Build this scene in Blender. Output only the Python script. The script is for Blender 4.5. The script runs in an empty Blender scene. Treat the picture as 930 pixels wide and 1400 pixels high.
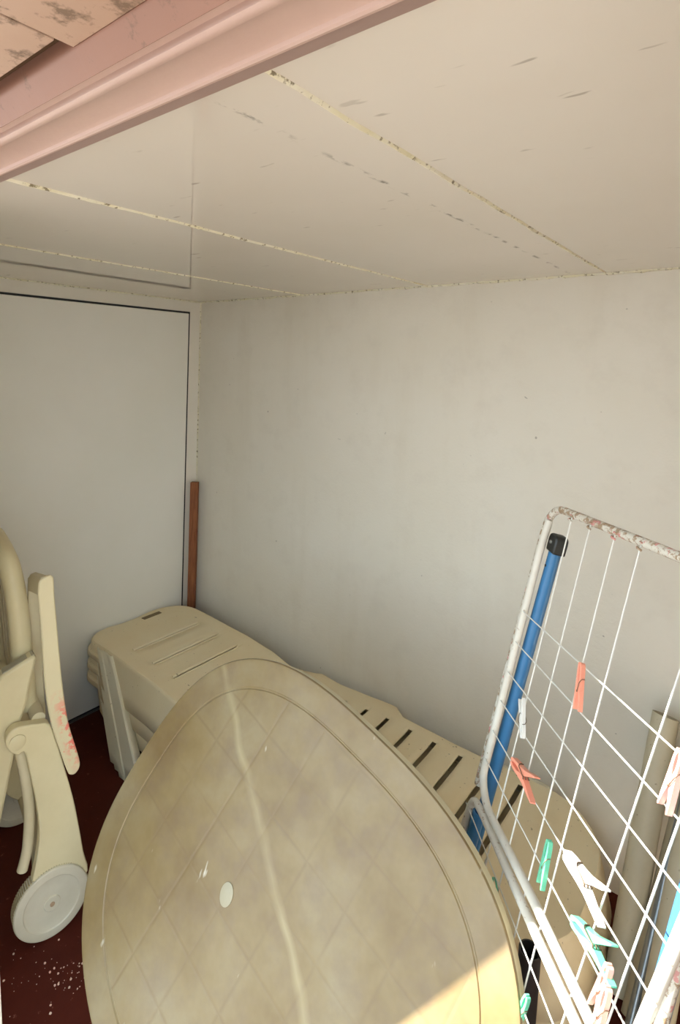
import bpy, bmesh, math, random
from mathutils import Vector, Matrix, noise
random.seed(7)
scn = bpy.context.scene
COL = scn.collection
PI = math.pi

# ------------------------------------------------------------------ helpers
def link(name, me, mat=None, parent=None, smooth=True):
    o = bpy.data.objects.new(name, me)
    COL.objects.link(o)
    if mat: me.materials.append(mat)
    if parent: o.parent = parent
    if smooth:
        for p in me.polygons: p.use_smooth = True
        try: me.set_sharp_from_angle(angle=math.radians(38))
        except Exception: pass
    return o

def from_bm(name, bm, mat=None, parent=None, smooth=True, bevel=0, segs=2):
    bmesh.ops.recalc_face_normals(bm, faces=bm.faces)
    me = bpy.data.meshes.new(name)
    bm.to_mesh(me); bm.free()
    o = link(name, me, mat, parent, smooth)
    if bevel:
        m = o.modifiers.new('Bevel', 'BEVEL'); m.width = bevel; m.segments = segs
        m.limit_method = 'ANGLE'; m.angle_limit = math.radians(35)
        m.harden_normals = False
    return o

def add_box(bm, a, b):
    r = bmesh.ops.create_cube(bm, size=1)
    for v in r['verts']:
        v.co = Vector([(a[i] + b[i]) / 2 + v.co[i] * (b[i] - a[i]) for i in range(3)])
    return r['verts']

def add_prism(bm, pts, f, d0, d1):
    """extrude closed 2D outline; f(u,v,d)->3D"""
    A = [bm.verts.new(f(u, v, d0)) for u, v in pts]
    B = [bm.verts.new(f(u, v, d1)) for u, v in pts]
    n = len(pts)
    bm.faces.new(A); bm.faces.new(B[::-1])
    for i in range(n):
        bm.faces.new((A[i], A[(i + 1) % n], B[(i + 1) % n], B[i]))

def fillet(pts, r, n=5, closed=False):
    pts = [Vector(p) for p in pts]
    out = []
    N = len(pts)
    for i, p in enumerate(pts):
        if not closed and i in (0, N - 1): out.append(p); continue
        a = pts[(i - 1) % N] - p; b = pts[(i + 1) % N] - p
        rr = min(r, a.length * .45, b.length * .45)
        p0 = p + a.normalized() * rr; p1 = p + b.normalized() * rr
        for k in range(n + 1):
            t = k / n
            out.append(p0 * (1 - t) ** 2 + p * 2 * t * (1 - t) + p1 * t * t)
    return out

def add_tube(bm, path, r, n=12, closed=False, cap=True):
    path = [Vector(p) for p in path]
    N = len(path); rings = []
    up = None
    for i, p in enumerate(path):
        if closed: t = path[(i + 1) % N] - path[i - 1]
        else: t = path[min(i + 1, N - 1)] - path[max(i - 1, 0)]
        t.normalize()
        if up is None:
            up = Vector((0, 0, 1)) if abs(t.z) < .9 else Vector((1, 0, 0))
        a = (up - t * up.dot(t)).normalized(); b = t.cross(a); up = a
        rad = r(i / (N - 1)) if callable(r) else r
        rings.append([bm.verts.new(p + a * rad * math.cos(2 * PI * k / n) + b * rad * math.sin(2 * PI * k / n)) for k in range(n)])
    M = N if closed else N - 1
    for i in range(M):
        A, B = rings[i], rings[(i + 1) % N]
        for k in range(n):
            bm.faces.new((A[k], A[(k + 1) % n], B[(k + 1) % n], B[k]))
    if cap and not closed:
        bm.faces.new(rings[0][::-1]); bm.faces.new(rings[-1])

def add_pipe(bm, p0, p1, ro, ri, n=28, depth=None):
    """tube with an open, hollow top end at p1 and a closed foot at p0"""
    p0, p1 = Vector(p0), Vector(p1)
    t = (p1 - p0).normalized()
    a = (Vector((1, 0, 0)) - t * t.x).normalized(); b = t.cross(a)
    def ring(c, r): return [bm.verts.new(c + a * r * math.cos(2 * PI * k / n) + b * r * math.sin(2 * PI * k / n)) for k in range(n)]
    d = depth or (p1 - p0).length * .9
    R = [ring(p0, ro), ring(p1, ro), ring(p1, ri), ring(p1 - t * d, ri)]
    for A, B in zip(R, R[1:]):
        for k in range(n): bm.faces.new((A[k], A[(k + 1) % n], B[(k + 1) % n], B[k]))
    bm.faces.new(R[0][::-1]); bm.faces.new(R[-1])

def tag(o, label=None, cat=None, group=None, kind=None):
    if label: o['label'] = label
    if cat: o['category'] = cat
    if group: o['group'] = group
    if kind: o['kind'] = kind
    return o

def empty(name, mat=None, loc=None, rz=0):
    o = bpy.data.objects.new(name, None); COL.objects.link(o)
    o.empty_display_size = .1
    if mat is not None: o.matrix_world = mat
    else:
        o.location = loc or (0, 0, 0); o.rotation_euler = (0, 0, rz)
    return o

def copy_tree(o, parent=None):
    c = o.copy(); COL.objects.link(c)
    if parent: c.parent = parent
    for ch in list(o.children): copy_tree(ch, c)
    return c

# ------------------------------------------------------------------ materials
def srgb(r, g, b):
    f = lambda c: (c / 255 / 12.92) if c / 255 <= .04045 else ((c / 255 + .055) / 1.055) ** 2.4
    return (f(r), f(g), f(b), 1)

class NT:
    def __init__(s, name):
        s.m = bpy.data.materials.new(name); s.m.use_nodes = True
        s.t = s.m.node_tree; s.b = s.t.nodes['Principled BSDF']
    def n(s, typ, **kw):
        x = s.t.nodes.new(typ)
        for k, v in kw.items():
            if isinstance(v, tuple) and k.startswith('i_'): pass
            setattr(x, k, v)
        return x
    def l(s, a, b): s.t.links.new(a, b)
    def coord(s, which='Object'): return s.n('ShaderNodeTexCoord').outputs[which]
    def noise(s, vec, scale, detail=3, rough=.55, sc3=None):
        if sc3:
            mp = s.n('ShaderNodeMapping'); mp.inputs['Scale'].default_value = sc3
            s.l(vec, mp.inputs['Vector']); vec = mp.outputs[0]
        x = s.n('ShaderNodeTexNoise'); x.inputs['Scale'].default_value = scale
        x.inputs['Detail'].default_value = detail; x.inputs['Roughness'].default_value = rough
        s.l(vec, x.inputs['Vector']); return x.outputs['Fac']
    def ramp(s, fac, *stops):
        x = s.n('ShaderNodeValToRGB'); e = x.color_ramp.elements
        while len(e) < len(stops): e.new(.5)
        for el, (p, c) in zip(e, stops):
            el.position = p; el.color = c if isinstance(c, tuple) else (c, c, c, 1)
        s.l(fac, x.inputs[0]); return x.outputs[0]
    def mix(s, fac, a, b, mode='MIX'):
        x = s.n('ShaderNodeMix', data_type='RGBA', blend_type=mode)
        for sock, v in ((x.inputs[0], fac), (x.inputs[6], a), (x.inputs[7], b)):
            if hasattr(v, 'is_linked') or hasattr(v, 'links'): s.l(v, sock)
            else: sock.default_value = v
        return x.outputs[2]
    def math(s, op, a, b=None, c=None, clamp=False):
        x = s.n('ShaderNodeMath', operation=op); x.use_clamp = clamp
        for i, v in enumerate((a, b, c)):
            if v is None: continue
            if hasattr(v, 'links'): s.l(v, x.inputs[i])
            else: x.inputs[i].default_value = v
        return x.outputs[0]
    def sep(s, vec):
        x = s.n('ShaderNodeSeparateXYZ'); s.l(vec, x.inputs[0]); return x.outputs
    def bump(s, h, strength=.3, dist=.002):
        x = s.n('ShaderNodeBump'); x.inputs['Strength'].default_value = strength; x.inputs['Distance'].default_value = dist
        s.l(h, x.inputs['Height']); s.l(x.outputs[0], s.b.inputs['Normal'])
    def col(s, v):
        if hasattr(v, 'links'): s.l(v, s.b.inputs['Base Color'])
        else: s.b.inputs['Base Color'].default_value = v
    def set(s, **kw):
        for k, v in kw.items(): s.b.inputs[k.replace('_', ' ')].default_value = v
        return s

def aged(name, c1, c2, scale=6, rough=.5, speck=None, bumpd=.0006, fine=120):
    k = NT(name); v = k.coord()
    a = k.noise(v, scale, 5, .6)
    c = k.ramp(a, (.35, c1), (.68, c2))
    if speck:
        f = k.noise(v, 70, 2, .5)
        c = k.mix(k.ramp(f, (.71, 0.), (.76, .7)), c, speck)
    k.col(c); k.bump(k.noise(v, fine, 2), .25, bumpd); k.set(Roughness=rough)
    return k.m

def plain(name, c, rough=.5, metal=0):
    k = NT(name); v = k.coord()
    k.col(k.mix(k.noise(v, 40, 3), c, tuple(x * .86 for x in c[:3]) + (1,)))
    k.set(Roughness=rough, Metallic=metal); return k.m

# walls
def mk_plaster():
    k = NT('plaster'); v = k.coord()
    a = k.noise(v, 1.6, 5, .6); b = k.noise(v, 9, 4, .65)
    c = k.ramp(a, (.3, srgb(227, 220, 204)), (.7, srgb(232, 226, 213)))
    c = k.mix(k.ramp(b, (.52, 0.), (.82, .30)), c, srgb(208, 199, 184))
    dr = k.noise(v, 7, 4, .6, (1, 1, .16)); c = k.mix(k.ramp(dr, (.54, 0.), (.78, .22)), c, srgb(208, 197, 176))
    s = k.noise(v, 45, 1, .5)
    c = k.mix(k.ramp(s, (.80, 0.), (.83, .5)), c, srgb(110, 100, 88))
    k.col(c)
    h = k.math('ADD', k.noise(v, 14, 5, .7), k.math('MULTIPLY', k.noise(v, 120, 2), .35))
    k.bump(h, .35, .004); k.set(Roughness=.85); return k.m
def mk_ceiling():
    k = NT('ceiling_panel'); v = k.coord(); x, y, z = k.sep(v)
    a = k.noise(v, 2.0, 3)
    c = k.ramp(a, (.3, srgb(221, 214, 201)), (.7, srgb(227, 221, 210)))
    # small dashes of dirt
    d = k.noise(v, 30, 2, .5, (.45, 1.6, 1))
    area = k.ramp(k.noise(v, 2.4, 1), (.42, 0.), (.62, 1.))
    m = k.math('MULTIPLY', k.ramp(d, (.70, 0.), (.75, .55)), area)
    c = k.mix(m, c, srgb(120, 105, 85))
    # mould along the hidden joint of one panel
    dx = k.math('ABSOLUTE', k.math('ADD', x, .528))
    near = k.math('SUBTRACT', 1, k.math('MULTIPLY', dx, 130), clamp=True)
    e = k.noise(v, 55, 3, .6, (1, .5, 1))
    m2 = k.math('MULTIPLY', near, k.ramp(e, (.50, 0.), (.60, .9)), clamp=True)
    m2 = k.math('MULTIPLY', m2, k.ramp(k.noise(v, 7, 1), (.42, 0.), (.5, 1.)))
    c = k.mix(m2, c, srgb(95, 88, 74))
    k.col(c); k.bump(k.noise(v, 5, 2), .05, .002)
    k.set(Roughness=.55); k.b.inputs['Coat Weight'].default_value = 1.0; k.b.inputs['Coat Roughness'].default_value = .004
    k.b.inputs['Coat IOR'].default_value = 1.9
    return k.m
def mk_caulk():
    k = NT('sealant'); v = k.coord()
    c = k.ramp(k.noise(v, 12, 4), (.3, srgb(226, 219, 184)), (.7, srgb(236, 232, 216)))
    c = k.mix(k.ramp(k.noise(v, 80, 3, .65), (.55, 0.), (.64, .85)), c, srgb(112, 98, 68))
    k.col(c); k.bump(k.noise(v, 80, 3), .5, .003); k.set(Roughness=.7); return k.m
def mk_floor():
    k = NT('red_floor_paint'); v = k.coord()
    c = k.ramp(k.noise(v, 5, 5, .6), (.3, srgb(70, 24, 14)), (.7, srgb(84, 32, 20)))
    c = k.mix(k.ramp(k.noise(v, 60, 3), (.66, 0.), (.74, .35)), c, srgb(165, 110, 90))
    k.col(c); k.bump(k.noise(v, 150, 2), .2, .001); k.set(Roughness=.75); k.b.inputs['Specular IOR Level'].default_value = .15; return k.m
def mk_terrace():
    k = NT('terrace_paving'); v = k.coord()
    br = k.n('ShaderNodeTexBrick'); br.offset = 0; br.inputs['Scale'].default_value = 1
    br.inputs['Brick Width'].default_value = .3; br.inputs['Row Height'].default_value = .3; br.inputs['Mortar Size'].default_value = .004
    br.inputs['Color1'].default_value = srgb(107, 96, 88); br.inputs['Color2'].default_value = srgb(101, 91, 84); br.inputs['Mortar'].default_value = srgb(150, 130, 118)
    k.l(v, br.inputs['Vector']); k.col(br.outputs[0]); k.set(Roughness=.8); return k.m
def mk_table():
    k = NT('stained_table_plastic'); v = k.coord(); x, y, z = k.sep(v)
    a = k.noise(v, 3.2, 5, .62); b = k.noise(v, 12, 5, .65)
    c = k.ramp(a, (.32, srgb(112, 89, 51)), (.50, srgb(130, 110, 73)), (.68, srgb(141, 126, 96)))
    c = k.mix(k.ramp(b, (.45, 0.), (.75, .55)), c, srgb(114, 93, 75))
    # diamond grid of shallow grooves, turned with the table's own sides
    th = math.radians(-20.0); X0, Y0 = TAB_V
    def proj_(ang):
        return k.math('ADD', k.math('MULTIPLY', k.math('SUBTRACT', x, X0), math.cos(ang)), k.math('MULTIPLY', k.math('SUBTRACT', y, Y0), math.sin(ang)))
    def lines(ang, per):
        p = k.math('DIVIDE', proj_(ang), per)
        f = k.math('ABSOLUTE', k.math('SUBTRACT', p, k.math('ROUND', p)))
        return k.math('SUBTRACT', 1, k.math('MULTIPLY', f, 20), clamp=True)
    g = k.math('MAXIMUM', lines(th, .1155), lines(th + PI / 2, .104))
    # the grid stops at the moulded border
    cx = k.math('SUBTRACT', x, OX); cy = k.math('SUBTRACT', y, OY)
    a_ = k.math('ADD', k.math('MULTIPLY', cx, math.sin(trot)), k.math('MULTIPLY', cy, math.cos(trot)))
    b_ = k.math('SUBTRACT', k.math('MULTIPLY', cx, math.cos(trot)), k.math('MULTIPLY', cy, math.sin(trot)))
    q = k.math('ADD', k.math('POWER', k.math('ABSOLUTE', k.math('DIVIDE', a_, ta - .064)), te), k.math('POWER', k.math('ABSOLUTE', k.math('DIVIDE', b_, tb - .064)), te))
    g = k.math('MULTIPLY', g, k.math('LESS_THAN', q, 1.0))
    wear = k.ramp(k.noise(v, 9, 3), (.36, .15), (.62, .60))
    c = k.mix(k.math('MULTIPLY', g, wear), c, srgb(118, 96, 66))
    # pale uneven line running across the middle
    ang = math.radians(-46.8); nx, ny = -math.sin(ang), math.cos(ang)
    dd = k.math('ADD', k.math('MULTIPLY', k.math('SUBTRACT', x, TAB_R[0]), nx), k.math('MULTIPLY', k.math('SUBTRACT', y, TAB_R[1]), ny))
    dd = k.math('ADD', dd, k.math('MULTIPLY', k.math('SUBTRACT', k.noise(v, 5, 2), .5), .05))
    rg = k.math('SUBTRACT', 1, k.math('MULTIPLY', k.math('ABSOLUTE', dd), 72), clamp=True)
    c = k.mix(k.math('MULTIPLY', rg, k.ramp(k.noise(v, 8, 2), (.3, .10), (.6, .50))), c, srgb(178, 163, 124))
    # white scuffs
    s = k.ramp(k.noise(v, 26, 3, .6, (1, .35, 1)), (.70, 0.), (.76, .55))
    c = k.mix(s, c, srgb(224, 216, 196))
    c = k.mix(k.math('LESS_THAN', z, -.0045), c, srgb(204, 195, 160))     # the turned-down rim is less stained
    k.col(c)
    h = k.math('ADD', k.math('MULTIPLY', g, -.6), k.math('MULTIPLY', k.noise(v, 60, 4), .35))
    k.bump(h, .25, .002); k.set(Roughness=.42); return k.m
def mk_rust(name, amt):
    k = NT(name); v = k.coord()
    c = k.mix(k.noise(v, 30, 3), srgb(226, 222, 210), srgb(208, 200, 184))
    f = k.noise(v, 75, 4, .7)
    c = k.mix(k.ramp(f, (amt - .02, 0.), (amt + .05, .85)), c, srgb(150, 118, 80))
    f2 = k.noise(v, 55, 3, .6)
    c = k.mix(k.ramp(f2, (amt + .08, 0.), (amt + .12, .8)), c, srgb(205, 130, 125))
    k.col(c); k.bump(f, .4, .001); k.set(Roughness=.5); return k.m
def mk_arm():
    k = NT('paint_marked_resin'); v = k.coord(); x, y, z = k.sep(v)
    c = k.mix(k.noise(v, 8, 4), srgb(220, 207, 168), srgb(210, 196, 156))
    f = k.ramp(k.noise(v, 42, 4, .7), (.46, 0.), (.53, .95))
    zone = k.math('MULTIPLY', k.ramp(k.math('MULTIPLY', k.math('ABSOLUTE', k.math('SUBTRACT', z, .56)), 7), (.35, 1.), (.9, 0.)),
                  k.ramp(k.math('ADD', y, k.math('MULTIPLY', z, .26)), (.150, 0.), (.172, 1.)))
    f0 = k.ramp(k.noise(v, 42, 4, .7), (.68, 0.), (.72, .8))
    c = k.mix(k.math('MAXIMUM', k.math('MULTIPLY', f, zone), f0), c, srgb(232, 120, 105))
    k.col(c); k.set(Roughness=.45); return k.m
def mk_wood():
    k = NT('old_wood'); v = k.coord()
    f = k.noise(v, 14, 5, .6, (6, 6, .5))
    c = k.ramp(f, (.35, srgb(120, 66, 38)), (.65, srgb(158, 100, 62)))
    c = k.mix(k.ramp(k.noise(v, 12, 3), (.6, 0.), (.7, .7)), c, srgb(110, 40, 28))
    k.col(c); k.bump(f, .4, .002); k.set(Roughness=.75); return k.m
def mk_pink(name, a, b, dirt=.62):
    k = NT(name); v = k.coord()
    c = k.ramp(k.noise(v, 4, 5), (.3, a), (.7, b))
    d = k.ramp(k.noise(v, 28, 5, .7), (dirt, 0.), (dirt + .1, .75))
    c = k.mix(d, c, srgb(96, 78, 60))
    k.col(c); k.bump(k.noise(v, 50, 4), .3, .002); k.set(Roughness=.55); return k.m

CREAM = srgb(214, 203, 170); CREAM2 = srgb(200, 187, 150)

# ------------------------------------------------------------------ the setting
XL, YB, YF, ZC = -2.417, 1.906, .412, 1.906
XR = .90
M_plaster = mk_plaster(); M_ceil = mk_ceiling(); M_caulk = mk_caulk(); M_floor = mk_floor()
M_door = aged('door_enamel', srgb(235, 233, 223), srgb(239, 237, 229), 2, .38)
M_frame = aged('frame_enamel', srgb(232, 226, 213), srgb(236, 231, 220), 3, .5)
M_gasket = plain('black_gasket', srgb(34, 36, 38), .6)

def box_obj(name, a, b, mat, parent=None, bevel=0):
    bm = bmesh.new(); add_box(bm, a, b)
    return from_bm(name, bm, mat, parent, bevel=bevel)

tag(box_obj('floor', (XL - .05, .36, -.05), (XR + .05, YB + .05, 0), M_floor), kind='structure')
tag(box_obj('terrace_ground', (-9, -9, -.06), (9, .36, -.004), mk_terrace()), kind='structure')
tag(box_obj('wall_back', (XL - .05, YB, 0), (XR + .05, YB + .08, ZC), M_plaster), kind='structure')
tag(box_obj('wall_left', (XL - .08, .36, 0), (XL, YB, ZC), M_frame), kind='structure')
tag(box_obj('wall_right', (XR, .36, 0), (XR + .08, YB, ZC), M_plaster), kind='structure')
tag(box_obj('wall_front', (XL - .08, .36, 0), (-1.278, YF, ZC + .04), M_plaster), kind='structure')
tag(box_obj('light_blocker_front_right', (.02, .36, 0), (XR + .08, YF, ZC + .04), M_plaster), kind='structure')  # unseen wall piece, added to narrow the opening and even out the light
tag(box_obj('ceiling', (XL - .08, YF, ZC), (XR + .08, YB + .08, ZC + .04), M_ceil), kind='structure')

# flush white door leaf in the left wall with its black seal
door = tag(box_obj('door_1', (XL - .02, .50, .012), (XL + .006, 1.826, 1.838), M_door, bevel=.002), kind='structure')
bm = bmesh.new()
add_box(bm, (XL - .01, 1.8255, 0.012), (XL + .0035, 1.8345, 1.8475))
add_box(bm, (XL - .01, .49, 1.8385), (XL + .0035, 1.8345, 1.8475))
add_box(bm, (XL - .01, .49, .001), (XL + .0035, 1.8345, .0125))
from_bm('door_seal', bm, M_gasket, door)
box_obj('threshold_strip', (XL + .006, .42, .0002), (XL + .016, YB - .09, .006), plain('grey_metal_strip', srgb(120, 118, 112), .4, .6), door)

def bead(name, p0, p1, w, h, nrm, side, wob=.25, step=.012, kind='structure'):
    """a hand-laid bead of sealant along a joint: half-round, uneven"""
    p0, p1 = Vector(p0), Vector(p1); n = max(4, int((p1 - p0).length / step))
    nrm, side = Vector(nrm), Vector(side); bm = bmesh.new(); rows = []
    sd = random.random() * 50
    for i in range(n + 1):
        c = p0.lerp(p1, i / n)
        q = 1 + wob * noise.noise(Vector((i * .35, sd, 0))) + wob * .8 * noise.noise(Vector((i * 1.3, sd, 4)))
        off = side * w * .35 * noise.noise(Vector((i * .12, sd, 9)))
        row = []
        for a in (-1, -.7, 0, .7, 1):
            row.append(bm.verts.new(c + off + side * a * w / 2 * q + nrm * (h * q * (1 - a * a) - (.001 if abs(a) == 1 else 0))))
        rows.append(row)
    for A, B in zip(rows, rows[1:]):
        for k in range(4): bm.faces.new((A[k], A[k + 1], B[k + 1], B[k]))
    bm.faces.new(rows[0]); bm.faces.new(rows[-1][::-1])
    return tag(from_bm(name, bm, M_caulk), kind=kind)
tn = 0
def trim():
    global tn; tn += 1; return 'trim_%d' % tn
for x, w in ((-.43, .009), (-1.063, .013), (-1.70, .009), (.205, .009), (.84, .009)):
    bead(trim(), (x, YF, ZC), (x, YB, ZC), w, .004, (0, 0, -1), (1, 0, 0))
bead(trim(), (XL, YB, ZC), (XR, YB, ZC), .018, .007, (0, -.7, -.7), (0, .7, -.7), .5)
bead(trim(), (XL, YF, ZC), (XL, YB, ZC), .013, .006, (.7, 0, -.7), (.7, 0, .7), .35)
bead(trim(), (XL, YB, .0), (XL, YB, ZC), .010, .005, (.7, -.7, 0), (.7, .7, 0), .3)

# pink lintel over the opening: moulded rail, timber board, boarded soffit outside
M_rail = mk_pink('pink_rail', srgb(196, 168, 157), srgb(203, 178, 167), .74)
M_board = mk_pink('pink_board', srgb(144, 104, 86), srgb(152, 112, 94), .60)
M_soffit = mk_pink('pink_soffit', srgb(178, 148, 128), srgb(192, 165, 146), .53)
prof = [(.4115, 1.940), (.4115, 1.9045), (.392, 1.9045), (.3915, 1.9035), (.390, 1.8985), (.387, 1.8945), (.383, 1.8935), (.380, 1.8950), (.3785, 1.8985),
        (.374, 1.9005), (.352, 1.9010), (.338, 1.8985), (.333, 1.8940), (.328, 1.8915), (.322, 1.8915), (.319, 1.8935), (.3180, 1.9000), (.306, 1.9005), (.306, 1.940)]
bm = bmesh.new(); add_prism(bm, prof, lambda u, v, d: Vector((d, u, v)), -1.28, 0.98)
tag(from_bm('rail_trim_lintel', bm, M_rail), kind='structure').name = 'trim_%d' % (tn + 1); tn += 1
bm = bmesh.new(); add_prism(bm, [(.3045, 1.945), (.3045, 1.8945), (.3025, 1.893), (.2865, 1.913), (.285, 1.916), (.285, 1.945)], lambda u, v, d: Vector((d, u, v)), -1.28, .98)
tag(from_bm(trim(), bm, M_board), kind='structure')
tag(box_obj(trim(), (-1.28, .3925, 1.9015), (.98, .4118, 1.906), mk_pink('shaded_lip_strip', srgb(154, 132, 124), srgb(164, 142, 134), .7)), kind='structure')  # inner lip of the rail: shade of its turned face put into a darker colour
tag(box_obj(trim(), (-1.12, .10, 1.9155), (-.578, .266, 1.928), M_soffit, bevel=.001), kind='structure')
tag(box_obj(trim(), (-.576, .10, 1.9165), (0.98, .2845, 1.93), M_soffit, bevel=.001), kind='structure')
tag(box_obj(trim(), (-1.12, .10, 1.934), (0.98, .41, 1.99), plain('dark_timber', srgb(92, 66, 40), .9)), kind='structure')

# ------------------------------------------------------------------ tipped garden table
KT = .989
TN = Vector((.08233989, -.86599454, .49322773)); TS = Vector((.99551017, .09465441, 0)); TT = Vector((-.04668618, .49101323, .86990023))
TC = Vector((0, 0, 1.6)) + (Vector((-.833, .86, .409)) - Vector((0, 0, 1.6))) * KT
ta, tb, trot, te = .433 * KT, .515 * KT, .326, 2.742
def table_outline(f=1.0, n=96, dr=0):
    out = []
    for i in range(n):
        t = 2 * PI * i / n
        sg = lambda c: math.copysign(abs(c) ** (2 / te), c)
        x = (ta * f - dr) * sg(math.cos(t)); y = (tb * f - dr) * sg(math.sin(t))
        out.append((x * math.sin(trot) + y * math.cos(trot), x * math.cos(trot) - y * math.sin(trot)))   # (S,T)
    return out
tmin = min(p[1] for p in table_outline())
sb = min(table_outline(), key=lambda p: p[1])[0]
base = TC + TS * sb + TT * tmin
TM = Matrix(((TS.x, TT.x, TN.x, base.x), (TS.y, TT.y, TN.y, base.y), (TS.z, TT.z, TN.z, base.z), (0, 0, 0, 1)))
OX, OY = -sb, -tmin            # table centre in the table's own frame
TAB_V = (.0977 * KT + OX, .2344 * KT + OY)
TAB_R = (-.030 * KT + OX, .1025 * KT + OY)
table = tag(empty('garden_table', TM), 'stained oval beige plastic table top tipped on its edge in the middle of the store', 'table')
M_table = mk_table()
def loft(name, rings, mat, parent, close_first=True, close_last=False):
    bm = bmesh.new()
    R = [[bm.verts.new(p) for p in r] for r in rings]
    n = len(R[0])
    for A, B in zip(R, R[1:]):
        for k in range(n): bm.faces.new((A[k], A[(k + 1) % n], B[(k + 1) % n], B[k]))
    if close_first: bm.faces.new(R[0])
    if close_last: bm.faces.new(R[-1][::-1])
    return from_bm(name, bm, mat, parent)
def tring(dr, z): return [Vector((s + OX, t + OY, z)) for s, t in table_outline(1, 120, dr)]
# top face with a moulded groove line set in from the rim
loft('table_top', [tring(.0665, -.0004), tring(.0645, -.0022), tring(.0620, -.0022), tring(.060, 0), tring(.012, 0), tring(.007, .0012), tring(.003, .0005),
                   tring(.0006, -.003), tring(0, -.008), tring(0, -.034), tring(.004, -.035), tring(.0045, -.012), tring(.03, -.008)], M_table, table, True, True)
for p in (1,):
    bm = bmesh.new()
    outer = [tring(.06, -.008), tring(.06, -.03), tring(.066, -.03), tring(.066, -.008)]
    R = [[bm.verts.new(q) for q in r] for r in outer]; n = len(R[0])
    for A, B in zip(R, R[1:]):
        for k in range(n): bm.faces.new((A[k], A[(k + 1) % n], B[(k + 1) % n], B[k]))
    from_bm('underside_rib', bm, M_table, table)
bm = bmesh.new()
add_tube(bm, [Vector((-.1078 * KT + OX, .008 * KT + OY, -.004)), Vector((-.1078 * KT + OX, .008 * KT + OY, .0012)), Vector((-.1078 * KT + OX, .008 * KT + OY, .0019))], lambda t: .017 if t < .9 else .0155, 28)
for v in bm.verts: v.co.y = (v.co.y - (.008 * KT + OY)) * 1.25 + .008 * KT + OY
from_bm('umbrella_hole_plug', bm, aged('pale_plug', srgb(154, 144, 118), srgb(162, 152, 128), 20), table)['label'] = 'pale oval plug in the middle of the table'

# ------------------------------------------------------------------ stacked sun loungers
M_lounge = aged("aged_lounger_resin", srgb(236, 217, 176), srgb(240, 225, 189), 5, .55, srgb(150, 128, 92))
M_lounge_leg = aged("lounger_leg_resin", srgb(236, 226, 196), srgb(240, 232, 206), 6, .5, srgb(160, 138, 100))
LX0, LX1 = -2.40, -.352
def lz(X):       # lounger top height above its own feet
    pts = [(-2.42, .245), (-2.34, .252), (-2.2, .251), (-1.9, .236), (-1.72, .217), (-1.62, .193), (-1.52, .166), (-1.40, .156), (-1.28, .162),
           (-1.15, .170), (-1.0, .164), (-.85, .158), (-.5, .158), (-.34, .150)]
    for (a, b), (c, d) in zip(pts, pts[1:]):
        if X <= c:
            t = max(0, (X - a) / (c - a)); t = t * t * (3 - 2 * t) * .5 + t * .5
            return b + (d - b) * t
    return pts[-1][1]
def rnd(d, r): return r - math.sqrt(max(0, r * r - (r - d) ** 2)) if d < r else 0
def yfront(X):
    y = 1.300
    y += rnd(X - LX0, .10) + rnd(LX1 - X, .16)
    return y
def yback(X):
    if X < -1.60: y = 1.790
    elif X < -1.50: y = 1.790 + .078 * (X + 1.60) / .10
    elif X < -1.13: y = 1.868
    elif X < -1.08: y = 1.868 - .034 * (X + 1.13) / .05
    else: y = 1.834
    return y - rnd(X - LX0, .15) - rnd(LX1 - X, .20)
SLOT_S = [-1.415, -1.315, -1.215, -1.12, -1.022, -.925, -.825, -.722, -.617]
SLOT_B = [-2.13, -1.99, -1.855, -1.72]
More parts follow.
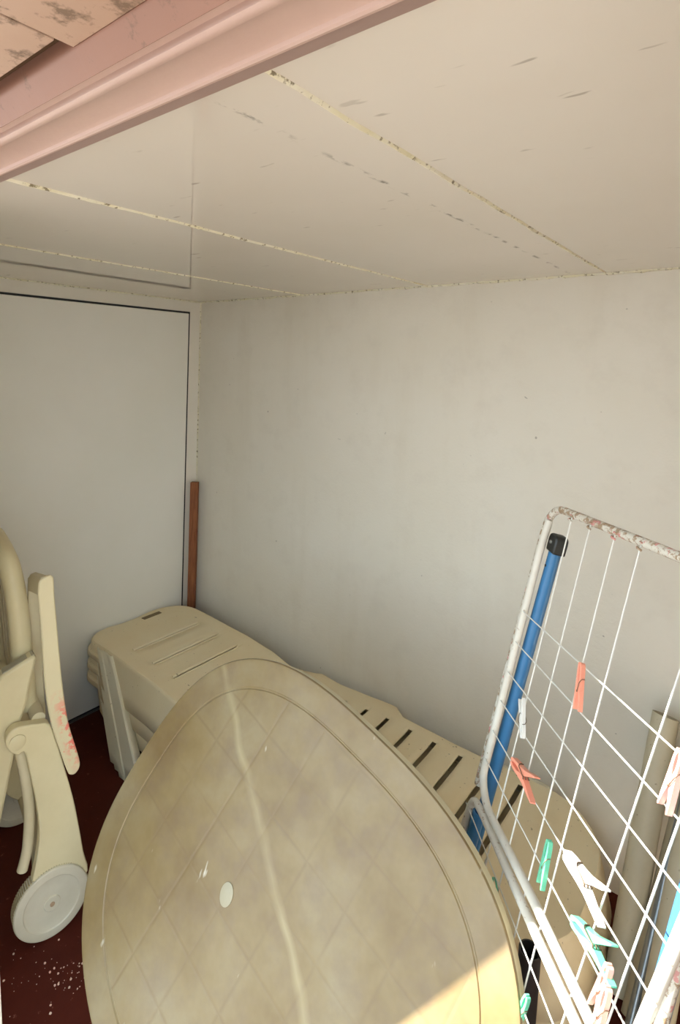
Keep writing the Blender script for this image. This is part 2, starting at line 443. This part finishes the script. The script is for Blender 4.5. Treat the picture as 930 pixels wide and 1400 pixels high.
def lounger_sheet(name, xa, xb, slots, ylo, yhi, mat, parent, ends, shift=0):
    """moulded sheet with slots cut through, its rim turned down along the free edges"""
    hw = .003 if 'left' in ends else .0085
    xs = set([xa, xb])
    x = xa
    while x < xb: xs.add(round(x, 4)); x += .04
    for e in (xa, xb):
        if e in (LX0, LX1):
            for d in (.004, .012, .025, .045, .07, .1, .13): xs.add(round(e + (d if e == LX0 else -d), 4))
    for s in slots: xs = {q for q in xs if abs(q - s) > .012 or q in (xa, xb)} | {s - hw, s + hw}
    for q in (-1.60, -1.50, -1.13, -1.08):
        if xa < q < xb: xs.add(q)
    xs = sorted(xs)
    vs = [0, .03, .08, .16, .25, .4, .5, .6, .75, .86, .94, .985, 1]
    bm = bmesh.new(); G = []
    for X in xs:
        y0, y1 = yfront(X), yback(X); row = []
        yv = [y0 + (y1 - y0) * v for v in vs]
        # snap two rows to the ends of the slots
        if slots and min(slots) - .05 < X < max(slots) + .05:
            yv[3] = ylo; yv[9] = yhi
            yv[1] = y0 + .02; yv[2] = (y0 + .02 + ylo) / 2; yv[10] = yhi + (y1 - yhi) * .4; yv[11] = yhi + (y1 - yhi) * .85
            for j in range(4, 9): yv[j] = ylo + (yhi - ylo) * (j - 3) / 6
        for y in yv:
            e = min(y - y0, y1 - y)
            dish = -.006 * min(1, max(0, (e - .02) / .06))
            row.append(bm.verts.new((X, y, lz(X) + dish + .006)))
        G.append(row)
    for i in range(len(xs) - 1):
        cut = any(abs((xs[i] + xs[i + 1]) / 2 - s) < .001 for s in slots)
        for j in range(len(vs) - 1):
            if cut and 3 <= j < 9: continue
            bm.faces.new((G[i][j], G[i + 1][j], G[i + 1][j + 1], G[i][j + 1]))
    # turned-down rim
    loop = [r[0] for r in G]
    if 'right' in ends: loop += G[-1][1:-1]
    back = [r[-1] for r in G][::-1]
    loops = [loop + back] if 'right' in ends else ([loop, back] if 'left' not in ends else None)
    if 'left' in ends:
        loops = [[r[0] for r in G][::-1] + G[0][1:-1] + [r[-1] for r in G]]
    for L in loops:
        prev = L
        cen = Vector(((xa + xb) / 2, 1.57, 0))
        head = ((.004, .004), (.007, .014), (.008, .036), (.019, .040), (.021, .058)); side = ((.004, .004), (.006, .012), (.015, .055), (.024, .100), (.034, .148))
        for k in range(5):
            cur = []
            for v in L:
                q = min(1, max(0, (v.co.x + 2.24) / .05))
                o = head[k][0] + (side[k][0] - head[k][0]) * q; d = head[k][1] + (side[k][1] - head[k][1]) * q
                w = v.co.copy()
                dirv = Vector((0, -1 if w.y < 1.57 else 1, 0))
                if w.x < LX0 + .12 and 'left' in ends: dirv = Vector((w.x - (LX0 + .13), (w.y - 1.57) * .5, 0)).normalized()
                if w.x > LX1 - .15 and 'right' in ends: dirv = Vector((w.x - (LX1 - .2), (w.y - 1.57) * .6, 0)).normalized()
                cur.append(bm.verts.new((w.x + dirv.x * o, w.y + dirv.y * o, w.z - d)))
            for a, b, c, e in zip(prev, prev[1:], cur[1:], cur): bm.faces.new((a, b, c, e))
            prev = cur
    o = from_bm(name, bm, mat, parent)
    m = o.modifiers.new('Solidify', 'SOLIDIFY'); m.thickness = .004; m.offset = -1
    return o
def lounger_leg(parent, top, bot, w, d, inward):
    """open channel leg splaying down from the rim"""
    bm = bmesh.new(); R = []
    for k in range(9):
        t = k / 8; c = Vector(top).lerp(Vector(bot), t)
        ww = w * (1.0 + .32 * t); s = inward
        sec = [(-ww / 2 + .004, d), (-ww / 2, .004), (-ww / 2 + .005, 0), (-ww * .22, 0), (-ww * .18, .004), (ww * .18, .004), (ww * .22, 0), (ww / 2 - .005, 0), (ww / 2, .004), (ww / 2 - .004, d)]
        R.append([bm.verts.new((c.x + a, c.y + s * b, c.z)) for a, b in sec])
    for A, B in zip(R, R[1:]):
        for k in range(len(A) - 1): bm.faces.new((A[k], A[k + 1], B[k + 1], B[k]))
    o = from_bm('leg', bm, M_lounge_leg, parent)
    m = o.modifiers.new('Solidify', 'SOLIDIFY'); m.thickness = .004; m.offset = 0
    return o
def make_lounger():
    root = empty('sun_lounger', loc=(0, 0, 0))
    back = lounger_sheet('backrest', LX0, -1.56, SLOT_B, 1.38, 1.705, M_lounge, root, ('left',))
    # raised lips along the backrest slots
    bm = bmesh.new()
    for s in SLOT_B:
        for sx in (-1, 1):
            add_tube(bm, [Vector((s + sx * .0065, 1.375 + (1.71 - 1.375) * i / 6, lz(s + sx * .0065) + (.0022 if sx < 0 else -.001))) for i in range(7)], .0058 if sx < 0 else .004, 8)
    from_bm('slot_lip', bm, M_lounge, back)
    # sunk maker's plate at the head
    px, py = -2.36, 1.615
    bm = bmesh.new(); add_box(bm, (px - .012, py - .048, lz(px) - .003), (px + .014, py + .048, lz(px) + .0022))
    from_bm('sunk_plate', bm, aged('plate_dirt', srgb(140, 122, 88), srgb(122, 104, 74), 60, .7, srgb(90, 60, 40)), back, bevel=.001)['label'] = 'dark grimy sunk plate at the head'
    lounger_sheet('seat', -1.56, LX1, SLOT_S, 1.36, 1.795, M_lounge, root, ('right',))
    return root
lounger = make_lounger()
gl = 'sun loungers stacked in one pile along the back wall'
stack = [lounger] + [copy_tree(lounger) for _ in range(2)]
for o, z, l in zip(stack, (.110, .055, 0),
        ('topmost beige plastic sun lounger of the stack against the back wall', 'middle beige sun lounger of the stack, its rim showing under the top one', 'lowest beige sun lounger of the stack, its legs standing on the red floor')):
    o.location = (0, 0, z); tag(o, l, 'sun lounger', gl)
    # legs reach the floor from every lounger of the stack
    def foot(top, bot, w, s):
        tz = top[2]; q = (tz + z) / tz
        b = Vector(top).lerp(Vector(bot), q)
        lounger_leg(o, top, (b.x, b.y, -z + .001), w, .03, s)
    foot((-2.215, 1.288, .250), (-1.985, 1.236, 0), .112, 1)
    foot((-2.215, 1.800, .240), (-1.985, 1.832, 0), .112, -1)
    foot((-.62, 1.286, .16), (-.60, 1.262, 0), .15, 1)
    foot((-.62, 1.850, .16), (-.60, 1.866, 0), .15, -1)

# ------------------------------------------------------------------ folded recliner with wheels at the left
M_chair = aged('cream_recliner_resin', srgb(219, 206, 166), srgb(210, 196, 154), 6, .45)
M_chair_in = aged('recliner_inner_resin', srgb(212, 200, 166), srgb(200, 186, 150), 6, .5)
CH = empty('folding_recliner', loc=(-1.551, .767, 0), rz=math.radians(-13.4))
tag(CH, 'folded cream plastic recliner chair with wheels standing on end beside the white door', 'chair')
fc = lambda u, v, d: Vector((d, u, v))
def smooth2(pts, n=3):
    """closed Catmull-Rom through the outline"""
    out = []; N = len(pts)
    for i in range(N):
        p0, p1, p2, p3 = [Vector(pts[(i + k) % N]) for k in (-1, 0, 1, 2)]
        for k in range(n):
            t = k / n
            out.append(tuple(.5 * ((2 * p1) + (p2 - p0) * t + (2 * p0 - 5 * p1 + 4 * p2 - p3) * t * t + (3 * p1 - p0 - 3 * p2 + p3) * t ** 3)))
    return out
def plate(name, pts, d0, d1, mat, bevel=.004, sm=True, parent=CH):
    bm = bmesh.new(); add_prism(bm, smooth2(pts) if sm else pts, fc, d0, d1)
    return from_bm(name, bm, mat, parent, bevel=bevel)
M_arm = mk_arm()
strap = [(-.056, .95), (-.0565, .975), (-.055, .992), (-.050, .999), (-.040, 1.004), (-.029, 1.006), (-.022, 1.001), (-.0185, .990), (-.016, .95), (-.012, .91), (-.004, .829), (.012, .682), (.028, .585), (.044, .525), (.059, .470), (.060, .447), (.049, .434), (.037, .436), (.028, .450), (.007, .518), (-.017, .602), (-.034, .708), (-.047, .861)]
arm = plate('armrest', strap, .002, .014, M_arm, .004)
# return of the arm loop: over the top and down the far side
bm = bmesh.new()
add_prism(bm, [(-.055, .955), (-.055, .988), (-.048, 1.002), (-.036, 1.005), (-.027, .998), (-.022, .988), (-.030, .988), (-.038, .990), (-.046, .985), (-.048, .975), (-.048, .955)], fc, -.135, .003)
add_prism(bm, [(-.055, .99), (-.047, 1.002), (-.036, 1.004), (-.026, .995), (-.020, .86), (-.010, .70), (.0, .58), (-.035, .58), (-.050, .72), (-.055, .86)], fc, -.138, -.128)
for v in bm.verts: v.co.z += (v.co.x - .003) * .24
from_bm('arm_return', bm, M_chair_in, arm, bevel=.002)
legB = [(-.080, .610), (-.045, .602), (-.017, .590), (.0, .540), (.015, .488), (.048, .361), (.066, .27), (.080, .19), (.093, .13), (.060, .10), (.0, .10), (-.044, .14), (-.049, .178), (-.041, .224), (-.035, .30), (-.044, .384), (-.061, .471), (-.072, .525), (-.080, .540), (-.092, .537), (-.112, .555), (-.122, .582), (-.114, .604), (-.098, .612)]
lb = plate('leg', legB, -.030, .000, M_chair, .005)
bm = bmesh.new()
add_tube(bm, [Vector((-.001, -.095, .573)), Vector((.0035, -.095, .573)), Vector((.0045, -.095, .573))], lambda t: .020 if t < .8 else .018, 28)
from_bm('pivot_cap', bm, M_chair, lb)
# back edge of the same leg, a rounded rib
bm = bmesh.new()
add_tube(bm, fillet([(-.038, -.082, .53), (-.040, -.064, .44), (-.040, -.052, .34), (-.040, -.056, .24), (-.040, -.068, .19)], .08, 5), .014, 12)
from_bm('leg_rib', bm, M_chair_in, lb)
legA = [(-.046, .766), (-.052, .735), (-.060, .700), (-.066, .655), (-.082, .600), (-.094, .523), (-.112, .415), (-.128, .316), (-.150, .185), (-.170, .05), (-.178, .004), (-.242, .004), (-.238, .10), (-.214, .28), (-.186, .486), (-.150, .690), (-.140, .730), (-.136, .738), (-.128, .745), (-.060, .774), (-.050, .775)]
la = plate('leg', legA, -.078, -.034, M_chair, .008, False)
bm = bmesh.new()
tq = lambda t, h: (-.128 + .078 * t, .745 + .030 * t + h)
add_prism(bm, [tq(.02, -.004), tq(.98, -.004), tq(.98, .0025), tq(.02, .0025)], fc, -.071, -.041)
from_bm('end_cap', bm, aged('cap_resin', srgb(160, 152, 128), srgb(172, 164, 140), 8), la, bevel=.002)
# crossed inner leg and the far side leg
plate('leg', [(-.105, .53), (-.075, .50), (-.055, .40), (-.040, .28), (-.030, .15), (-.015, .02), (.03, .004), (.06, .02), (.02, .16), (-.01, .30), (-.05, .46)], -.125, -.110, M_chair_in, .004)
# second leg plate on the far side of the chair, with its wheel, parked on the floor
plate('leg', [(u, v) for u, v in legB], -.470, -.440, M_chair, .005)
# cross bar joining both sides, behind the pivot
bm = bmesh.new(); add_tube(bm, [Vector((-.028, -.040, .600)), Vector((-.45, -.040, .600))], .018, 14)
from_bm('cross_bar', bm, M_chair_in, CH)
bm = bmesh.new()
add_tube(bm, [Vector((-.028, .0, .105)), Vector((-.45, .0, .105))], .012, 12)
from_bm('cross_bar', bm, M_chair_in, CH)
# backrest with rounded top corner and long slots
bk = bmesh.new()
out = [(-.06, .60), (-.072, .70), (-.082, .82), (-.090, .92), (-.098, .972), (-.112, 1.003), (-.135, 1.022)]
f_in = [(-.085, .60), (-.096, .70), (-.106, .82), (-.115, .90), (-.124, .945)]
# frame: a hoop across the chair's width, leaning with the arms
path = []
for d, s, z in ((-.105, -.055, .60), (-.108, -.078, .84), (-.112, -.092, .95), (-.135, -.104, 1.010), (-.19, -.112, 1.035), (-.28, -.116, 1.045), (-.37, -.112, 1.035), (-.425, -.104, 1.010), (-.448, -.092, .95), (-.452, -.078, .84), (-.455, -.055, .60)):
    path.append(Vector((d, s, z)))
path = fillet(path, .05, 4)
add_tube(bk, path, .027, 16)
br = from_bm('backrest', bk, M_chair, CH)
bm = bmesh.new()
for d in (-.16, -.22, -.28, -.34, -.40):
    R = [Vector((d, -.062, .62)), Vector((d, -.084, .84)), Vector((d, -.104, 1.012))]
    for a, b in zip(R, R[1:]):
        w = .022
        vs = [bm.verts.new(q) for q in (a + Vector((-w, -.005, 0)), a + Vector((w, -.005, 0)), a + Vector((w, .005, 0)), a + Vector((-w, .005, 0)),
                                        b + Vector((-w, -.005, 0)), b + Vector((w, -.005, 0)), b + Vector((w, .005, 0)), b + Vector((-w, .005, 0)))]
        for f in ((0, 1, 2, 3), (7, 6, 5, 4), (0, 4, 5, 1), (1, 5, 6, 2), (2, 6, 7, 3), (3, 7, 4, 0)): bm.faces.new([vs[i] for i in f])
from_bm('backrest_slat', bm, M_chair_in, br)
# wheels
def wheel(dx):
    bm = bmesh.new(); n = 64
    prof = [(.094, -.030), (.094, 0), (.0925, .003), (.090, .0042), (.072, .0042), (.070, .0018), (.068, .0012), (.040, .0012), (.021, .0018), (.020, .0040), (.0185, .0046), (.017, .0046)]
    rings = []
    for r, d in prof:
        rings.append([bm.verts.new((dx + d, r * math.cos(2 * PI * k / n), .094 + r * math.sin(2 * PI * k / n))) for k in range(n)])
    for A, B in zip(rings, rings[1:]):
        for k in range(n): bm.faces.new((A[k], A[(k + 1) % n], B[(k + 1) % n], B[k]))
    bm.faces.new(rings[0][::-1]); bm.faces.new(rings[-1])
    w = from_bm('wheel', bm, aged('wheel_resin', srgb(206, 198, 176), srgb(196, 186, 162), 10, .5), CH)
    bm = bmesh.new()
    for k in range(90):          # ribbed tread
        a = 2 * PI * k / 90; c, s = math.cos(a), math.sin(a); r0, r1, h = .0925, .0955, .0016
        vs = []
        for d in (dx - .0295, dx - .002):
            for r, o in ((r0, -h), (r1, -h), (r1, h), (r0, h)):
                vs.append(bm.verts.new((d, r * c - o * s, .0955 + r * s + o * c)))
        for f in ((0, 1, 2, 3), (7, 6, 5, 4), (0, 4, 5, 1), (1, 5, 6, 2), (2, 6, 7, 3)): bm.faces.new([vs[i] for i in f])
    from_bm('tread', bm, aged('tread_resin', srgb(168, 152, 118), srgb(150, 134, 100), 10, .7), w)
    bm = bmesh.new(); add_tube(bm, [Vector((dx + .004, 0, .094)), Vector((dx + .0066, 0, .094)), Vector((dx + .0072, 0, .094))], lambda t: .006 if t < .8 else .005, 16)
    from_bm('axle_pin', bm, plain('axle_stain', srgb(180, 150, 118), .5), w)
wheel(.002); wheel(-.474)

# ------------------------------------------------------------------ wooden batten in the corner
bm = bmesh.new(); add_box(bm, (-.019, -.013, 0), (.019, .013, .966))
for v in bm.verts:
    if v.co.z > .5: v.co.x += .004 * (1 if v.co.y > 0 else 0)
bat = from_bm('wooden_batten', bm, mk_wood(), bevel=.003)
bat.location = (-2.378, 1.862, 0); bat.rotation_euler = (0, 0, math.radians(38))
tag(bat, 'narrow brown wooden batten standing upright in the corner behind the loungers', 'batten')

# ------------------------------------------------------------------ drying rack
P0 = Vector((-.5391, 1.2773, .6129)); E1 = Vector((.65620246, -.74988036, .08412948)); E2 = Vector((.12037101, .21408789, .96936948)); EN = Vector((-.74492224, -.62597589, .23074886))
S0, T0 = .28, -.655
rb = P0 + E1 * S0 + E2 * T0
RM = Matrix(((E1.x, E2.x, EN.x, rb.x), (E1.y, E2.y, EN.y, rb.y), (E1.z, E2.z, EN.z, rb.z), (0, 0, 0, 1)))
rack = tag(empty('drying_rack', RM), 'folded clothes drying rack with rusty white frame, blue legs and white wires', 'drying rack')
def L(s, t, n=0): return Vector((s - S0, t - T0, n))
M_white = mk_rust('white_rack_paint', .66); M_rusty = mk_rust('rusty_white_paint', .52); M_greyb = mk_rust('weathered_rack_paint', .60)
M_blue = plain('blue_leg_paint', srgb(58, 120, 168), .35); M_black = plain('black_plastic_cap', srgb(40, 42, 40), .45)
M_wire = plain('white_wire_coating', srgb(232, 230, 220), .4)
M_spring = plain('spring_steel', srgb(120, 100, 80), .4, .7)
RB = .0088
# outer wing: rusty loop whose top bar shows
bm = bmesh.new()
add_tube(bm, fillet([L(-.030, -.02, -.012), L(.033, .676, -.012), L(.70, .672, -.012), L(.622, .0, -.012)], .075, 8), RB, 14)
from_bm('wing_frame', bm, M_rusty, rack)['label'] = 'rust-speckled white wing frame'
# inner wing: white side bar, bottom bar
bm = bmesh.new()
add_tube(bm, fillet([L(.050, .640, -.008), L(.054, .580, 0), L(.011, .02, 0), L(.062, -.012, 0), L(.330, -.001, 0), L(.600, .000, 0), L(.672, .30, 0), L(.70, .62, 0)], .05, 8), RB, 14)
from_bm('wing_frame', bm, M_white, rack)
# lower wing: its top bar loops round at the blue leg
bm = bmesh.new()
add_tube(bm, fillet([L(-.030, -.32, .004), L(-.016, -.09, .004), L(.000, -.036, .004), L(.055, -.030, .004), L(.30, -.030, .004), L(.60, -.026, .004), L(.585, -.30, .004)], .03, 8), RB, 14)
add_tube(bm, [L(-.030, -.32, .004), L(.585, -.30, .004)], RB * .8, 10)
from_bm('wing_frame', bm, M_greyb, rack)
def leg(s1, t1, s0, t0, n, cap=True, r=.0145, open_top=False):
    bm = bmesh.new()
    if open_top: add_pipe(bm, L(s0, t0, n), L(s1, t1, n), r, r * .82, 20, .08)
    else: add_tube(bm, [L(s0, t0, n), L(s1, t1, n)], r, 18)
    o = from_bm('leg', bm, M_blue, rack)
    if cap:
        d = (L(s1, t1, n) - L(s0, t0, n)).normalized(); q = L(s1, t1, n)
        bm = bmesh.new(); sx = Vector((d.y, -d.x, 0))
        cp = [(-.019, -.014), (-.020, .016), (-.016, .027), (-.008, .030), (.012, .030), (.020, .025), (.022, .014), (.021, -.014)]
        add_prism(bm, cp, lambda u, v, e: q + sx * u + d * v + Vector((0, 0, e)), -.016, .016)
        c = from_bm('foot_cap', bm, M_black, o, bevel=.004)
        bm = bmesh.new(); m = q + d * .010
        add_tube(bm, [m + Vector((0, 0, .012)), m + Vector((0, 0, .0185)), m + Vector((0, 0, .0195))], lambda t: .0045 if t < .8 else .003, 12)
        from_bm('rivet', bm, plain('rivet_metal', srgb(190, 190, 182), .35, .8), c)
        bm = bmesh.new(); m = q - d * .048
        add_tube(bm, [m + Vector((0, 0, .012)), m + Vector((0, 0, .0149))], .0035, 10)
        from_bm('pin_hole', bm, M_black, o)
    return o
leg(.060, .585, -.085, -.635, -.034)
leg(.008, -.058, -.055, -.640, -.012, cap=False, open_top=True)
leg(.660, .585, .52, -.700, -.030)
leg(.640, -.058, .56, -.705, -.006, cap=False, open_top=True)
# lines: across the panel and down it
def wire(p, q, r=.0014, sag=0):
    bm = bmesh.new(); N = 8
    pts = [p.lerp(q, i / N) + Vector((0, -sag * math.sin(PI * i / N), 0)) for i in range(N + 1)]
    add_tube(bm, pts, r, 6)
    return from_bm('wire', bm, M_wire, rack)
for s, t in ((.042, .42), (.034, .347), (.028, .275), (.021, .206), (.015, .134), (.008, .066)):
    wire(L(s, t, .006), L(.632 + .11 * t, t + .002, .006))
wire(L(-.02, -.062, .010), L(.592, -.075, .010))
for k in (-.135, -.205): wire(L(-.02, k, .010), L(.592, k, .010))
for (s1, t1, s0, t0) in ((.161, .668, .109, -.092), (.243, .668, .168, -.31), (.335, .668, .262, -.31), (.418, .668, .326, -.31), (.592, .668, .418, -.30), (.672, .64, .492, -.30), (.505, .668, .505, .655)):
    if s1 == s0: continue
    w = wire(L(s1, t1, -.004), L(s0, t0, -.004), .0017)
    bm = bmesh.new()                      # wire end wrapped round the top bar
    add_tube(bm, [L(s1, t1 - .004, -.004) + Vector((.004 * math.cos(a), -.004 + .0018 * a, .006 * math.sin(a) )) for a in [i * .5 for i in range(16)]], .0022, 6)
    from_bm('wire_end', bm, mk_rust('pinkish_rust', .45) if 'pinkish_rust' not in bpy.data.materials else bpy.data.materials['pinkish_rust'], w)
bm = bmesh.new(); add_tube(bm, fillet([L(.109, -.092, -.004), L(.110, -.112, -.002), L(.122, -.110, 0), L(.122, -.098, 0)], .01, 5), .003, 8)
from_bm('wire_hook', bm, M_wire, rack)

# ------------------------------------------------------------------ clothes pegs
def peg_mats():
    d = {}
    for n, a, b in (('orange', (240, 144, 116), (248, 172, 146)), ('white', (228, 226, 218), (236, 234, 228)), ('green', (84, 178, 140), (122, 208, 174)), ('pink', (246, 168, 150), (250, 190, 175))):
        k = NT('peg_' + n); v = k.coord(); k.col(k.mix(k.noise(v, 60, 2), srgb(*a), srgb(*b))); k.set(Roughness=.4)
        k.b.inputs['Subsurface Weight'].default_value = .0
        d[n] = k.m
    return d
PM = peg_mats()
def peg_half(bm, sd, op):
    """one arm: jaw at y=0, thick at the spring, grip at y=-1 (unit length), opening by op"""
    P = [(.01, .012), (.0, .055), (-.05, .075), (-.20, .092), (-.30, .094), (-.36, .096), (-.60, .104), (-.80, .095), (-1.0, .078), (-1.015, .062), (-1.0, .048), (-.80, .030), (-.64, .006), (-.52, .004), (-.40, .012), (-.32, .030), (-.22, .034), (-.12, .030), (-.05, .006)]
    o = []
    for y, x in P:
        sp = op * max(0, (-y - .55)) / .45
        o.append((sd * (x + sp), y))
    o = [(x, y) for x, y in o]
    add_prism(bm, smooth2(o, 2), lambda u, v, d: Vector((u, v, d)), -.055, .055)
pegs = {}
def peg_proto(colr, op):
    key = (colr, op)
    r = empty('clothes_peg')
    for sd in (-1, 1):
        bm = bmesh.new(); peg_half(bm, sd, op)
        from_bm('peg_arm', bm, PM[colr], r, bevel=.012, segs=2)
    bm = bmesh.new()
    add_tube(bm, [Vector((.028 * math.cos(a), -.60 + .028 * math.sin(a), -.075 + .15 * a / (6 * PI))) for a in [i * PI / 6 for i in range(37)]], .010, 6)
    add_tube(bm, fillet([(.028, -.60, .075), (.10, -.42, .085), (.105, -.33, .02), (.105, -.33, -.05)], .03, 3), .009, 6)
    add_tube(bm, fillet([(-.028, -.60, -.075), (-.10, -.42, -.085), (-.105, -.33, -.02), (-.105, -.33, .05)], .03, 3), .009, 6)
    from_bm('spring', bm, M_spring, r)
    return r
def place_peg(colr, jaw, grip, n, roll, op, label, scale=None):
    key = (colr, op)
    r = peg_proto(colr, op) if key not in pegs else copy_tree(pegs[key])
    pegs.setdefault(key, r)
    a = RM @ L(jaw[0], jaw[1], n); b = RM @ L(grip[0], grip[1], n)
    y = (a - b); ln = scale or y.length; y.normalize()
    z = EN.copy(); z = (z - y * z.dot(y)).normalized(); x = y.cross(z)
    R = Matrix((x, y, z)).transposed() @ Matrix.Rotation(roll, 3, 'Y')
    r.matrix_world = Matrix.Translation(a) @ R.to_4x4() @ Matrix.Scale(ln, 4)
    return tag(r, label, 'clothes peg', 'clothes pegs clipped on the drying rack wires')
R_ = math.radians
place_peg('orange', (.341, .427), (.357, .3515), .012, R_(0), .05, 'orange peg hanging upright, nearest to the top bar of the drying rack')
place_peg('white', (.184, .204), (.145, .264), .012, R_(0), .06, 'white peg gripping downwards beside the blue leg of the drying rack')
place_peg('orange', (.165, .147), (.272, .156), .012, R_(0), .14, 'orange peg lying aslant with spread arms just above the rusty double bar')
place_peg('green', (.355, .123), (.355, .0475), .012, R_(0), .05, 'dark green peg hanging upright left of the long white peg')
place_peg('white', (.411, .142), (.525, .152), .012, R_(0), .14, 'long white peg lying aslant below the middle of the drying rack')
place_peg('green', (.463, .082), (.566, .110), .012, R_(0), .14, 'pale green peg lying aslant with spread arms, right of the double bar')
place_peg('pink', (.561, .105), (.545, .030), .013, R_(0), .05, 'pale pink peg touching the pale green one at the bottom right')
place_peg('pink', (.590, .100), (.580, .028), .030, R_(0), .05, 'lowest pink peg, overlapping another pink one near the bottom right')
place_peg('pink', (.618, .432), (.606, .348), .012, R_(0), .05, 'half sunlit pink peg at the right edge of the picture')
place_peg('green', (.384, -.106), (.366, -.170), .012, R_(10), .05, 'lowest green peg, half hidden behind the table rim')
place_peg('green', (.188, -.070), (.232, -.098), .012, R_(70), .02, 'dark green peg on the lower wire, seen edge on past the table rim')

# ------------------------------------------------------------------ pipes leaning at the right
M_pvc = aged('cream_pvc', srgb(202, 192, 166), srgb(190, 178, 148), 6, .5, srgb(120, 100, 76))
def pipe(name, p0, p1, ro, ri, mat, label, cat='pipe', group=None, depth=None):
    bm = bmesh.new(); p0, p1 = Vector(p0), Vector(p1)
    add_pipe(bm, Vector((0, 0, 0)), p1 - p0, ro, ri, 32, depth)
    o = from_bm(name, bm, mat); o.location = p0
    return tag(o, label, cat, group)
pipe('plastic_pipe', (-.292, 1.605, .012), (-.229, 1.852, .622), .034, .030, M_pvc, 'cream plastic pipe with open top leaning on the back wall behind the rack')
pipe('plastic_pipe', (-.200, 1.440, .014), (-.122, 1.858, .62), .036, .032, M_pvc, 'cream plastic pipe leaning right of the thin grey metal pipe')
pipe('plastic_pipe', (-.250, 1.555, .014), (-.160, 1.872, .52), .023, .020, aged('tan_pvc', srgb(176, 162, 134), srgb(164, 150, 122), 6, .5), 'darker cream pipe squeezed between the tall open pipe and the grey metal pipe')
pipe('metal_pipe', (-.250, 1.450, .008), (-.168, 1.78, .47), .012, .0095, plain('grey_galvanised', srgb(150, 156, 160), .3, .75), 'thin grey metal pipe leaning among the cream pipes')
pipe('black_pipe', (-.400, 1.186, 0), (-.3845, 1.20, .380), .0225, .0195, plain('black_pipe_plastic', srgb(48, 46, 44), .55), 'short black plastic pipe with open top standing by the table rim', depth=.3)

# white pole at the left edge, leaning just outside the opening
POLE_B, POLE_D = (-.3015, .2, 0), (-.188, 0, 1)
bm = bmesh.new(); add_tube(bm, [Vector((0, 0, 0)), Vector(POLE_D) * .9, Vector(POLE_D) * 1.9], .007, 14)
pole = from_bm('white_pole', bm, plain('white_pole_paint', srgb(226, 224, 216), .4)); pole.location = POLE_B
tag(pole, 'slim white pole at the bottom left edge of the picture', 'pole')

# ------------------------------------------------------------------ flakes on the floor
bm = bmesh.new()
def flake(x, y, r):
    n = random.randint(5, 7); a0 = random.random() * 6
    h = r * random.uniform(.3, .7)
    top = [bm.verts.new((x + r * random.uniform(.6, 1) * math.cos(a0 + 2 * PI * k / n), y + r * random.uniform(.6, 1) * math.sin(a0 + 2 * PI * k / n), h)) for k in range(n)]
    bot = [bm.verts.new((v.co.x, v.co.y, 0.0002)) for v in top]
    bm.faces.new(top)
    for k in range(n): bm.faces.new((top[k], bot[k], bot[(k + 1) % n], top[(k + 1) % n]))
for cx, cy, sp, n in ((-1.40, .757, .022, 30), (-1.37, .775, .02, 14), (-1.45, .72, .03, 14), (-1.42, .68, .07, 16), (-1.5, .70, .06, 16), (-1.33, .66, .05, 8)):
    for _ in range(n):
        flake(random.gauss(cx, sp), random.gauss(cy, sp), random.choice((.001, .001, .0013, .0015, .002, .0034)))
fl = from_bm('paint_flakes', bm, aged('flake_plaster', srgb(226, 200, 178), srgb(212, 160, 140), 60, .9), smooth=False)
tag(fl, 'scatter of pale paint flakes on the red floor in front of the wheel', 'debris', kind='stuff')

# ------------------------------------------------------------------ light
az_t = math.atan2(.56, .83); el = math.radians(33)
d = Vector((math.cos(az_t) * math.cos(el), math.sin(az_t) * math.cos(el), -math.sin(el)))
sun = bpy.data.lights.new('sun', 'SUN'); sun.energy = 27.0; sun.angle = math.radians(.53); sun.color = (1, .95, .86)
so = bpy.data.objects.new('sun', sun); COL.objects.link(so); so.rotation_euler = d.to_track_quat('-Z', 'Y').to_euler()
W = bpy.data.worlds.new('sky'); scn.world = W; W.use_nodes = True
nt = W.node_tree; bg = nt.nodes['Background']
# bright hazy daylight: a little paler towards the horizon
tc = nt.nodes.new('ShaderNodeTexCoord'); sx = nt.nodes.new('ShaderNodeSeparateXYZ'); rp = nt.nodes.new('ShaderNodeValToRGB')
nt.links.new(tc.outputs['Generated'], sx.inputs[0]); nt.links.new(sx.outputs[2], rp.inputs[0])
rp.color_ramp.elements[0].color = (.77, .88, .93, 1); rp.color_ramp.elements[0].position = .0
rp.color_ramp.elements[1].color = (.60, .77, .92, 1); rp.color_ramp.elements[1].position = .9
nt.links.new(rp.outputs[0], bg.inputs[0]); bg.inputs[1].default_value = 4.5

# ------------------------------------------------------------------ camera (shift lens held level, slight roll)
cam = bpy.data.cameras.new('camera'); co = bpy.data.objects.new('camera', cam); COL.objects.link(co); scn.camera = co
U = Vector((.7907, .6122, 0)).normalized(); F = Vector((-U.y, U.x, 0)); UP = Vector((0, 0, 1)); rho = math.atan(.0257)
er = U * math.cos(rho) + UP * math.sin(rho); eu = -U * math.sin(rho) + UP * math.cos(rho)
m = Matrix((er, eu, -F)).transposed().to_4x4(); m.translation = (0, 0, 1.6); co.matrix_world = m
cam.sensor_fit = 'AUTO'; cam.sensor_width = 36; cam.lens = 771 / 1400 * 36
cam.shift_x = 0; cam.shift_y = -203 / 1400; cam.clip_start = .02

scn.view_settings.view_transform = 'Standard'; scn.view_settings.look = 'None'
scn.view_settings.gamma = 1; scn.view_settings.use_curve_mapping = False; scn.view_settings.exposure = 0.0
